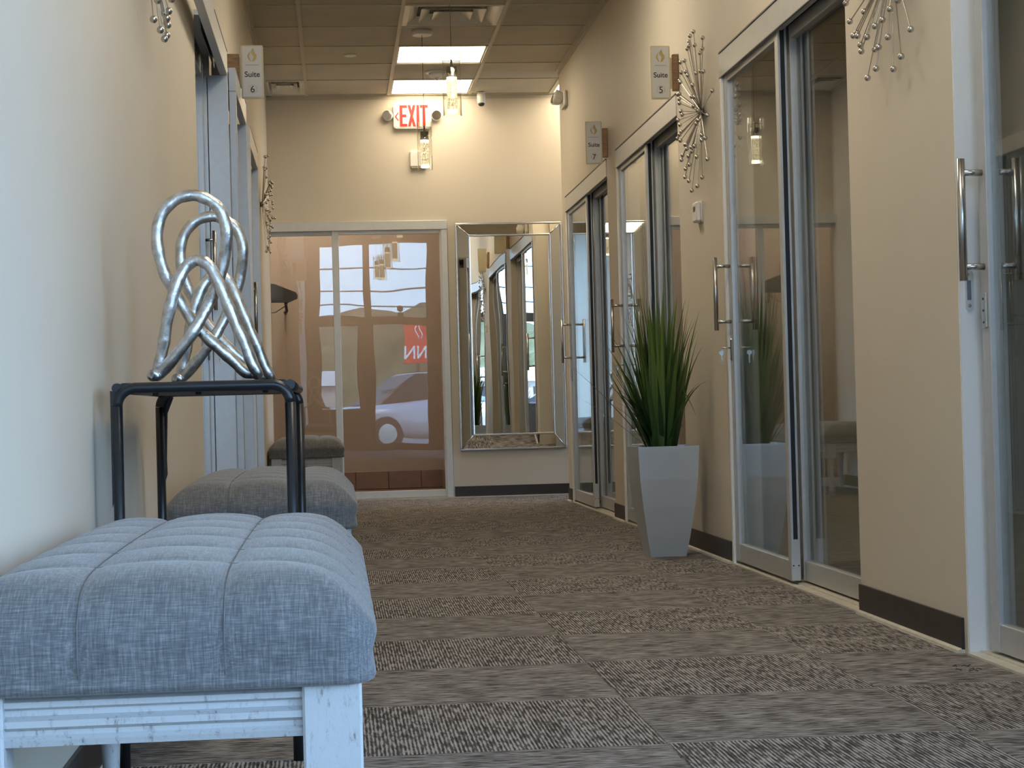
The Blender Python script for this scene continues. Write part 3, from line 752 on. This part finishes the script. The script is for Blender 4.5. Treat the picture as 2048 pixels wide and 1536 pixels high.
# ------------------------------------------------------------------ suite signs
def suite_sign(num,x0,x1,y,z0,z1,wx,label,edge):
    cxs=(x0+x1)/2; t=thing('suite_sign',(cxs,y,z0),label,'sign','suite number signs'); w=(x1-x0)/2; h=z1-z0; s=1 if wx>cxs else -1
    def rr_(w,h,r): 
        out=[]
        for (ax,az,a0) in ((w-r,h-r,0),(-w+r,h-r,PI/2),(-w+r,r,PI),(w-r,r,1.5*PI)):
            for k in range(5): a=a0+PI/2*k/4; out.append((ax+r*math.cos(a),az+r*math.sin(a)))
        return out
    MB().prism(rr_(w,h,.007),0,.006,lambda p,q,d:(p,d,q)).build('edge_plate',M['cream'],t)
    MB().prism([(p,q+.006) for (p,q) in rr_(w-.007,h-.012,.006)],-.004,-.0002,lambda p,q,d:(p,d,q)).build('plaque',M['plaque'],t)
    xb=cxs+s*(w+.006) if s<0 else wx-s*.030
    MB().bbox(min(xb,wx-s*.001)-cxs,max(xb,wx-s*.001)-cxs,-.004,.024,h*.16,h*.84,.002).build('wooden_bracket',M['wood'],t)
    MB().box(min(s*w*.9,xb-cxs+s*.002),max(s*w*.9,xb-cxs+s*.002),.006,.012,h*.2,h*.78).build('mounting_tab',M['cream'],t)
    m1=text_mesh('Suite',.034,M['ink']); put('lettering',m1,t,(0,-.0046,h*.405))
    m2=text_mesh(num,.042,M['ink'],off=.006); put('numeral',m2,t,(0,-.0046,h*.115))
    MB().tube([(.019*math.cos(a),-.0045,h*.175+.019*math.sin(a)) for a in [2*PI*i/24 for i in range(24)]],.0006,4,closed=True).build('numeral_ring',M['gold'],t)
    MB().box(-w*.62,w*.62,-.0048,-.0040,h*.625,h*.63).build('divider_line',M['ink'],t)
    # flame-like emblem: outer flame with curling left lick
    fl=[(.000,.0),(.010,.004),(.017,.016),(.018,.028),(.012,.036),(.008,.046),(.006,.058),(-.001,.048),(-.004,.038),(.001,.030),(.006,.022),(.004,.012)]
    MB().prism([(p*1.15,q*1.05+h*.69) for p,q in fl],-.0055,-.0040,lambda p,q,d:(p,d,q)).build('emblem',M['gold'],t)
    fl=[(-.002,.0),(-.010,.006),(-.017,.018),(-.017,.028),(-.010,.038),(-.005,.046),(-.009,.032),(-.011,.022),(-.007,.010)]
    MB().prism([(p*1.15,q*1.05+h*.69) for p,q in fl],-.0055,-.0040,lambda p,q,d:(p,d,q)).build('emblem',M['gold'],t)
suite_sign('5',1.487,1.580,8.40,2.082,2.330,XR,'suite 5 sign hanging on the right wall beside the starburst','')
suite_sign('7',1.489,1.587,10.65,2.081,2.332,XR,'suite 7 sign on the right wall, the farther of the right signs','')
suite_sign('6',-.381,-.283,8.12,2.055,2.290,XL,'suite 6 sign hanging from the left wall','')

# ------------------------------------------------------------------ end wall fittings
ex=thing('exit_sign',(.620,YE,2.776),'white exit sign with red letters high on the end wall','exit sign')
def rrect(w,h,r):
    out=[]
    for (ax,az,a0) in ((w-r,h-r,0),(-w+r,h-r,PI/2),(-w+r,r,PI),(w-r,r,1.5*PI)):
        for k in range(5): a=a0+PI/2*k/4; out.append((ax+r*math.cos(a),az+r*math.sin(a)))
    return out
MB().prism(rrect(.142,.186,.022),-.045,0,lambda p,q,d:(p,d,q)).build('housing',M['white_plastic'],ex)
MB().prism([(p,q+.008) for p,q in rrect(.134,.170,.018)],-.048,-.045,lambda p,q,d:(p,d,q)).build('face',M['white_plastic'],ex)
def letter(polys,x,name='letter'):
    b=MB()
    for poly in polys: b.prism([(p+x,q) for p,q in poly],-.0505,-.048,lambda p,q,d:(p,d,q+.014))
    b.build(name,M['red'],ex)
Hh=.160; s_=.021
R4=lambda a,b,c,d:[(a,c),(b,c),(b,d),(a,d)]
letter([R4(0,s_,0,Hh),R4(s_,.056,0,.020),R4(s_,.056,Hh-.020,Hh),R4(s_,.050,Hh/2-.010,Hh/2+.010)],-.096)
letter([[(0,0),(.021,0),(.060,Hh),(.039,Hh)],[(.039,0),(.060,0),(.0405,.073),(.030,.040)],[(.0195,.087),(.030,.120),(.021,Hh),(0,Hh)]],-.036)
letter([R4(0,.021,0,Hh)],.030); letter([R4(.019,.040,0,Hh-.020),R4(0,.059,Hh-.020,Hh)],.056)
letter([[(0,.075),(.022,.105),(.030,.105),(.010,.075),(.030,.045),(.022,.045)]],-.132,'arrow')
for (x,tilt) in ((-.188,-.5),(.178,.15)):
    hd=MB().lathe([(.010,.040),(.030,.034),(.040,.012),(.042,0),(.040,-.006)],0,0,18,'y',0).build('lamp_head',M['white_plastic'],ex,(x,-.045,.098),(.2,0,tilt))
    MB().lathe([(.035,-.010),(.037,-.006)],0,0,18,'y',0).build('lens',M['chrome'],hd)
    MB().tube([(math.copysign(.138,x),-.022,.095),(x*.93,-.022,.095)],.012,8).build('swivel_arm',M['white_plastic'],ex)
bx=thing('white_wall_box',(.655,YE,2.490),'small plain white box on the end wall below the exit sign','sensor box')
MB().bbox(-.062,.062,-.035,0,0,.118,.006).build('housing',M['white_plastic'],bx)
MB().bbox(-.055,.055,-.030,-.002,-.012,.001,.003).build('vent_base',M['grid'],bx)
cm=thing('security_camera',(1.135,YE-.10,HC-.005),'small white security camera under the ceiling by the end wall','security camera')
MB().lathe([(.026,-.010),(.030,-.004),(.030,0)],0,0,16).build('mount',M['white_plastic'],cm)
MB().lathe([(.022,-.085),(.030,-.078),(.032,-.045),(.031,-.012),(.020,-.008)],0,0,16).build('body',M['white_plastic'],cm)
MB().lathe([(.008,-.104),(.018,-.100),(.024,-.090),(.024,-.080)],0,-.004,16).build('lens',M['dark'],cm)
em=thing('emergency_light',(XR,12.50,2.77),'white twin emergency light high on the far right wall','emergency light')
MB().bbox(-.03,-.001,-.10,.10,-.055,.055,.01).build('housing',M['white_plastic'],em)
for s in (-1,1):
    hd=MB().lathe([(.015,0),(.034,.010),(.046,.045),(.046,.060)],0,0,16,'x',0).build('lamp_head',M['white_plastic'],em,(-.025,s*.055,.0),(0,PI+.35,s*.3))
    MB().lathe([(.041,.060),(.041,.063)],0,0,16,'x',0).build('lens',M['chrome'],hd)
th=thing('thermostat',(XR,7.98,1.467),'small white thermostat on the right wall below the starburst','thermostat')
MB().bbox(-.006,-.0005,-.05,.05,-.003,.090,.002).build('back_plate',M['white_plastic'],th)
MB().bbox(-.030,-.006,-.045,.045,0,.086,.006).build('housing',M['white_plastic'],th)
MB().box(-.0308,-.030,-.030,.018,.045,.068).build('display',M['alu_dark'],th)
for k,yy in enumerate((-.020,-.008)): MB().box(-.0313,-.0308,yy,yy+.003,.050,.064).build('digit',M['ink'],th)

# ------------------------------------------------------------------ ceiling fittings
def light_panel(i,j,label,mat,xr=None):
    x0,x1,y0,y1=cell(i,j)
    t=thing('ceiling_light_panel',((x0+x1)/2,(y0+y1)/2,HC),label,'ceiling light','square lit ceiling panels')
    w,d=(x1-x0)/2-.012,(y1-y0)/2-.012
    MB().box(-w+.01,w-.01,-d+.01,d-.01,.004,.008).build('diffuser',mat,t)
    MB().box(-w,w,-d,-d+.012,0,.02).box(-w,w,d-.012,d,0,.02).box(-w,-w+.012,-d+.012,d-.012,0,.02).box(w-.012,w,-d+.012,d-.012,0,.02).build('frame',M['grid'],t)
light_panel(2,0,'lit ceiling panel nearest the end wall, behind the smoke detector',M['panel'])
light_panel(2,2,'lit ceiling panel directly before the pendant canopy, second from the end wall',M['panel'])
light_panel(4,0,'lit ceiling panel round the corner beyond the emergency light',M['panel'])
light_panel(2,8,'lit ceiling panel above the suite 5 door, outside the top edge',M['panel_dim'])
light_panel(2,12,'lit ceiling panel above the planter door, outside the top edge',M['panel_dim'])
light_panel(2,16,'lit ceiling panel nearest the shop window, outside the top edge',M['panel_dim'])
def frustum_ring(mb,x0,x1,y0,y1,z0,ix0,ix1,iy0,iy1,z1,th=.0015):
    o=[(x0,y0),(x1,y0),(x1,y1),(x0,y1)]; i=[(ix0,iy0),(ix1,iy0),(ix1,iy1),(ix0,iy1)]
    b=len(mb.v)
    for (p,z) in ((o,z0),(i,z1)):
        for q in p: mb.v.append((q[0],q[1],z))
    for (p,z) in ((o,z0+th),(i,z1+th)):
        for q in p: mb.v.append((q[0],q[1],z))
    for k in range(4):
        l=(k+1)%4
        mb.f+= [[b+k,b+l,b+4+l,b+4+k],[b+8+k,b+8+l,b+12+l,b+12+k],[b+k,b+l,b+8+l,b+8+k],[b+4+k,b+4+l,b+12+l,b+12+k]]; mb.sm+=[False]*4
def diffuser(x0,x1,y0,y1,label):
    t=thing('air_diffuser',((x0+x1)/2,(y0+y1)/2,HC),label,'air vent','ceiling air diffusers')
    w,d=(x1-x0)/2-.012,(y1-y0)/2-.012
    MB().box(-w,w,-d,-d+.03,-.002,.006).box(-w,w,d-.03,d,-.002,.006).box(-w,-w+.03,-d+.03,d-.03,-.002,.006).box(w-.03,w,-d+.03,d-.03,-.002,.006).build('frame',M['whiteduct'],t)
    MB().box(-w+.02,w-.02,-d+.02,d-.02,.05,.055).build('duct_back',M['dark'],t)
    for k,(s0,s1) in enumerate(((.92,.70),(.66,.45),(.40,.14))):
        b=MB(); frustum_ring(b,-w*s0,w*s0,-d*s0,d*s0,-.004,-w*s1,w*s1,-d*s1,d*s1,.040); b.build('louvre',M['whiteduct'],t)
diffuser(*cell(2,4),'square air diffuser above the pendants at the top of the photo')
diffuser(*cell(0,0),'narrow air diffuser in the ceiling corner behind the suite 6 sign')
dd=thing('ceiling_disc',(.146,12.22,HC+.001),'small white disc on the ceiling left of the lit panels','ceiling sensor')
MB().lathe([(.036,-.010),(.042,-.006),(.042,0)],0,0,20).build('cover',M['white_plastic'],dd)
sd=thing('smoke_detector',(.760,12.86,HC+.001),'white smoke detector between the two far lit ceiling panels','smoke detector')
MB().lathe([(.075,-.012),(.085,-.008),(.085,0)],0,0,24).build('base_plate',M['white_plastic'],sd)
MB().lathe([(.030,-.045),(.045,-.040),(.055,-.028),(.060,-.012)],0,0,24).build('body',M['white_plastic'],sd)
MB().lathe([(.010,-.060),(.014,-.052),(.014,-.045)],0,0,12).build('sensor_head',M['steel'],sd)

# ------------------------------------------------------------------ pendants
def pendant(x,y,zb,ln,label):
    t=thing('pendant_lamp',(x,y,HC),label,'pendant lamp','glass cylinder pendant lamps')
    MB().lathe([(.060,-.030),(.064,-.026),(.064,0)],0,0,28).build('canopy',M['white_plastic'],t)
    z0=zb-HC; z1=z0+ln
    MB().tube([(0,0,-.03),(0,0,z1-.02)],.0014,6).build('cord',M['dark'],t)
    MB().tube([(-.047,0,z1-.035),(.047,0,z1-.035)],.002,6).tube([(0,-.047,z1-.035),(0,.047,z1-.035)],.002,6).build('spider_clip',M['chrome'],t)
    MB().lathe([(.006,.055),(.006,.018),(.026,.016),(.027,-.030),(.026,-.036)][::-1],0,0,20,'z',z1-.080).build('socket_cap',M['chrome'],t)
    MB().lathe([(.026,-.014),(.026,0)],0,0,20,'z',z1-.1165).build('light_ring',M['lampglow'],t)
    cr=MB().lathe([(.0255,z0+.030),(.0255,z1-.132)],0,0,24).build('bubble_rod',M['bubble'],t)
    MB().lathe([(.0265,z0+.014),(.0265,z0+.029)],0,0,20).build('end_disc',M['lampglow'],t)
    # glass cylinder with wall thickness
    b=MB(); n=32
    for (r,z) in ((.047,z0),(.047,z1),(.0445,z1),(.0445,z0)):
        for k in range(n): a=2*PI*k/n; b.v.append((r*math.cos(a),r*math.sin(a),z))
    for q in range(4):
        for k in range(n): b.f.append([q*n+k,q*n+(k+1)%n,((q+1)%4)*n+(k+1)%n,((q+1)%4)*n+k]); b.sm.append(q in (0,2))
    b.build('glass_cylinder',M['glass_lamp'],t)
    return t
pendant(.588,11.45,2.165,.302,'pendant lamp hanging in front of the exit sign, the farther one in view')
pendant(.618,9.22,2.146,.310,'pendant lamp right of the exit sign, the nearer one in view')
pendant(.618,6.95,2.235,.310,'pendant lamp seen only in reflections, third from the end wall')
pendant(.618,4.70,2.28,.310,'pendant lamp seen only in reflections, fourth from the end wall')
pendant(.618,2.40,2.446,.310,'pendant lamp seen only in reflections, nearest the shop window')

# ------------------------------------------------------------------ wall television in back room
tv=thing('wall_television',(-.50,15.25,1.56),'black angled screen on a wall arm behind the glass of the end door','television')
MB().prism([(-.20,.20),(.02,.17),(.19,.10),(.205,.075),(.20,.05),(.13,.02),(-.20,.02)],-.04,.04,lambda p,q,d:(p,d,q)).build('casing',M['tvblack'],tv)
MB().prism([(-.18,.15),(.02,.12),(.12,.08),(.10,.04),(-.18,.035)],-.046,-.04,lambda p,q,d:(p,d,q)).build('screen',M['dark'],tv)
MB().tube([(.10,.02,.04),(.11,.06,-.05),(.09,.25,-.05),(.09,.44,-.05)],.012,8).build('wall_arm',M['tvblack'],tv)
MB().tube([(-.2,0,-.06),(-.08,0,-.075),(.02,0,-.06),(.10,0,-.01),(.13,0,.03)],.004,6).build('cable',M['tvblack'],tv)
rl=thing('back_room_fill_light',(-.3,14.8,HC-.02),'added fill light under the ceiling of the room behind the end door','ceiling light')  # unseen light added to brighten the brown room behind the glass
MB().box(-.25,.25,-.25,.25,-.01,0).build('diffuser',emit('back_room_fill_emitter',(1,.92,.82),26.0),rl)

# ------------------------------------------------------------------ shop front behind the camera
sf=struct(MB().box(XL-.12,4.6,YB-.06,YB+.06,3.45,3.55).build('wall_front',M['dark']),'dark framed shop window wall')
dk=simple('dark_bronze_frame',(.09,.065,.05),.4,.3,.05,5)
def fbar(x0,x1,z0,z1,nm='frame_bar'): MB().bbox(x0,x1,YB-.05,YB+.05,z0,z1,.004).build(nm,dk,sf)
fbar(XL,-.22,0,3.45); fbar(XL,XR,2.05,2.20,'transom_bar'); fbar(.50,.62,2.20,3.45,'mullion'); fbar(.37,.64,0,2.05,'mullion'); fbar(1.50,XR,0,3.45)
fbar(-.22,.37,0,.72,'sill_panel'); fbar(.64,1.50,0,.12,'door_rail'); fbar(XL,XR,3.36,3.45,'head_bar')
for (a,b,c,d) in ((-.22,.5,2.2,3.36),(.62,1.5,2.2,3.36),(-.22,.37,.72,2.05),(.64,1.5,.12,2.05)):
    MB().box(a,b,YB-.004,YB+.004,c,d).build('glass_pane',M['glass_shop'],sf)
for (a,b,c,d) in ((1.74,3.0,2.2,3.36),(3.1,4.5,2.2,3.36),(1.74,3.0,.3,2.05),(3.1,4.5,.3,2.05)):
    MB().box(a,b,YB-.004,YB+.004,c,d).build('glass_pane',M['glass_shop'],sf)
fbar(XR,4.6,2.05,2.20,'transom_bar'); fbar(3.0,3.1,0,2.05,'mullion'); fbar(3.0,3.1,2.2,3.36,'mullion'); fbar(4.5,4.6,0,3.45,'mullion'); fbar(1.62,1.74,0,3.45,'mullion'); fbar(1.74,3.0,0,.3,'sill_panel'); fbar(3.1,4.5,0,.3,'sill_panel'); fbar(XR,4.6,3.36,3.45,'head_bar')
def sbar(y0,y1,z0,z1,nm): MB().bbox(4.55,4.65,y0,y1,z0,z1,.004).build(nm,dk,sf)  # bars of the added side window, out of view, that lights the left wall
for (a,b) in ((-2.3,-.15),(-.05,2.1)): MB().box(4.596,4.604,a,b,.3,3.36).build('glass_pane',M['glass_shop'],sf)
sbar(-2.34,2.2,0,.3,'sill_panel'); sbar(-2.34,2.2,3.36,3.45,'head_bar'); sbar(-.15,-.05,.3,3.36,'mullion'); sbar(2.1,2.2,.3,3.36,'mullion')
w=struct(MB().box(-4.3,XL-.12,YB-.06,YB+.06,-.1,3.55).box(4.6,5.2,YB-.06,YB+.06,-.1,3.55).build('wall_front_sides',M['room_paint']),'plain front wall beside the shop window')
mt=text_mesh('STAR KREATIONS',.085,M['ink'],.001); o=put('window_lettering',mt,sf,(1.07,YB+.0055,.95)); 
for v in mt.vertices: v.co.x*=-1
# dark round device on the transom window
dv=thing('window_sensor',(1.07,YB+.055,2.2),'dark round sensor on its block above the shop door, seen in the end door reflection','sensor')
MB().bbox(-.05,.05,-.02,.02,0,.075,.004).build('block',M['dark'],dv)
MB().tube([(0,0,.07),(0,0,.12)],.01,8).lathe([(.02,-.012),(.055,-.008),(.055,.008),(.02,.012)],0,.14,20,'y',0).build('round_head',M['dark'],dv)

# crumbs of dark lint on the carpet by the nearest door
ln=thing('carpet_lint',(1.50,4.42,0),'small dark tuft of lint on the carpet near the right door, lower right','lint')
rl_=random.Random(6)
for k in range(7):
    a=rl_.uniform(0,6.28); x0,y0=rl_.uniform(-.05,.07),rl_.uniform(-.10,.06); q=rl_.uniform(.006,.014)
    MB().tube([(x0,y0,.001),(x0+q*math.cos(a),y0+q*math.sin(a),.004),(x0+1.8*q*math.cos(a+.6),y0+1.8*q*math.sin(a+.6),.001)],.0012,5).build('fibre',M['dark'],ln)
# ------------------------------------------------------------------ outside: street
t=NT('asphalt'); v=t.coord(); t.set(t.ramp(t.noise(v,1.5,6,.7),[(.3,(.16,.15,.14)),(.7,(.26,.25,.24))]),.9); 
struct(MB().box(-60,60,-90,YB-.06,-.3,-.12).box(5.2,60,YB-.06,60,-.3,-.12).build('ground',t.m),'asphalt street outside the shop window')
t=NT('foliage_hill'); v=t.coord(); nz=t.noise(v,.6,8,.75); t.set(t.ramp(nz,[(.35,(.05,.06,.02)),(.55,(.17,.17,.07)),(.7,(.32,.29,.14))]),.95); t.bump(nz,1,.4)
b=MB(); nx,ny=60,14; r=random.Random(2)
for j in range(ny+1):
    for i in range(nx+1):
        xx=-45+90*i/nx; yy=-48-30*j/ny; zz=-.2+5.6*math.sin(PI/2*min(1,j/ny*1.3))+ (r.uniform(-.5,.6) if j>1 else 0)+.6*math.sin(xx*.3)
        b.v.append((xx,yy,zz))
for j in range(ny):
    for i in range(nx): b.f.append([j*(nx+1)+i,j*(nx+1)+i+1,(j+1)*(nx+1)+i+1,(j+1)*(nx+1)+i]); b.sm.append(True)
struct(b.build('hillside',t.m),'wooded hillside beyond the street')
bd=thing('brick_building',(-6,-42,-.12),'low brick building with white fascia across the street, seen in reflections','building')
brick=NT('brick_wall'); bt_=brick.n('ShaderNodeTexBrick'); brick.l(brick.coord((1,1,1)),bt_.inputs[0]); bt_.inputs['Scale'].default_value=3; bt_.inputs['Color1'].default_value=(.42,.16,.10,1); bt_.inputs['Color2'].default_value=(.33,.13,.08,1); bt_.inputs['Mortar'].default_value=(.5,.45,.4,1); brick.set(bt_.outputs[0],.9)
MB().box(-9,6,-3,3,0,1.7).build('wall',brick.m,bd); MB().box(-9.2,6.2,-3.2,3.2,1.7,2.2).build('fascia',M['paint_white'],bd)
for k in range(5): MB().box(-8+2.8*k,-6.2+2.8*k,3.0,3.03,.5,1.5).build('window',M['dark'],bd)
# red inn sign
sg=thing('roadside_sign',(2.4,-27,-.12),'red roadside inn sign on a post, mirrored in the end door glass','sign')
MB().box(-.06,.06,-.06,.06,0,2.2).build('post',M['dark'],sg)
MB().bbox(-.42,.42,-.1,.1,2.15,3.6,.02).build('panel',M['red'],sg)
mt=text_mesh('INN',.5,M['paint_white'],.02)
for v in mt.vertices: v.co.x*=-1
put('lettering',mt,sg,(0,.115,2.3))
for s in (0,1):
    pts=[(.12-.14*s+.05*math.sin(q*.9+s),.11,2.85+.07*q) for q in range(9)]
    MB().tube(pts,.02,6).build('flame_stroke',M['paint_white'],sg)
# utility wires
for k,(z0,z1) in enumerate(((5.2,5.0),(4.6,4.5),(4.2,4.1),(3.7,3.9),(6.2,5.6))):
    pts=[(-25+50*i/20,-24-k*.3,z0+(z1-z0)*i/20-.5*math.sin(PI*i/20)) for i in range(21)]
    tag(MB().tube(pts,.022 if k!=3 else .04,5).build('utility_wire',M['dark']),('second highest','third highest','fourth highest','lowest and thickest','highest')[k]+' of the overhead utility wires crossing the sky outside','wire','overhead wires outside')
def car(x,y,col,label,rz=0):
    t=thing('parked_car',(x,y,-.12),label,'car','parked cars outside',rot=(0,0,rz))
    cm_=simple('car_paint',col,.22,.3,.02,3)
    secs=[(-2.15,.62,.35,.62),(-1.9,.80,.28,.78),(-1.0,.86,.25,.92),(.9,.88,.25,.95),(1.9,.84,.28,.86),(2.15,.70,.36,.66)]
    b=MB()
    for (yy,w,z0,z1) in secs: b.v+=[(-w*.92,yy,z0),(-w,yy,z0+.15),(-w,yy,z1-.12),(-w*.86,yy,z1),(w*.86,yy,z1),(w,yy,z1-.12),(w,yy,z0+.15),(w*.92,yy,z0)]
    for i in range(5):
        for k in range(8): b.f.append([i*8+k,i*8+(k+1)%8,i*8+8+(k+1)%8,i*8+8+k]); b.sm.append(True)
    b.f.append(list(range(8))); b.f.append([40+k for k in range(7,-1,-1)]); b.sm+=[False]*2
    b.build('body',cm_,t)
    b=MB(); cab=[(-1.55,.70,.90),(-.75,.62,1.40),(.65,.62,1.45),(1.5,.70,.92)]
    for (yy,w,z) in cab: b.v+=[(-w,yy,.85),(-w*.95,yy,z),(w*.95,yy,z),(w,yy,.85)]
    for i in range(3):
        for k in range(4): b.f.append([i*4+k,i*4+(k+1)%4,i*4+4+(k+1)%4,i*4+4+k]); b.sm.append(False)
    b.f.append([0,1,2,3]); b.f.append([12,13,14,15]); b.sm+=[False]*2
    b.build('cabin_glass',M['dark'],t)
    MB().bbox(-.58,.58,-.7,.6,1.40,1.47,.02).build('roof',cm_,t)
    for sx_ in (-1,1):
        for sy_ in (-1.35,1.35):
            wv=MB().lathe([(.30,-.1),(.33,-.08),(.33,.08),(.30,.1)],0,0,20,'x',0).build('wheel',M['rubber'],t,(sx_*.80,sy_,.33))
            MB().lathe([(.19,-.105),(.19,.105)],0,0,14,'x',0).build('hub_cap',M['chrome'],wv)
car(1.9,-8.5,(.55,.56,.60),'silver car parked closest to the shop window',1.2)
car(-2.6,-15,(.15,.22,.45),'blue car parked behind, across the lane',1.5)
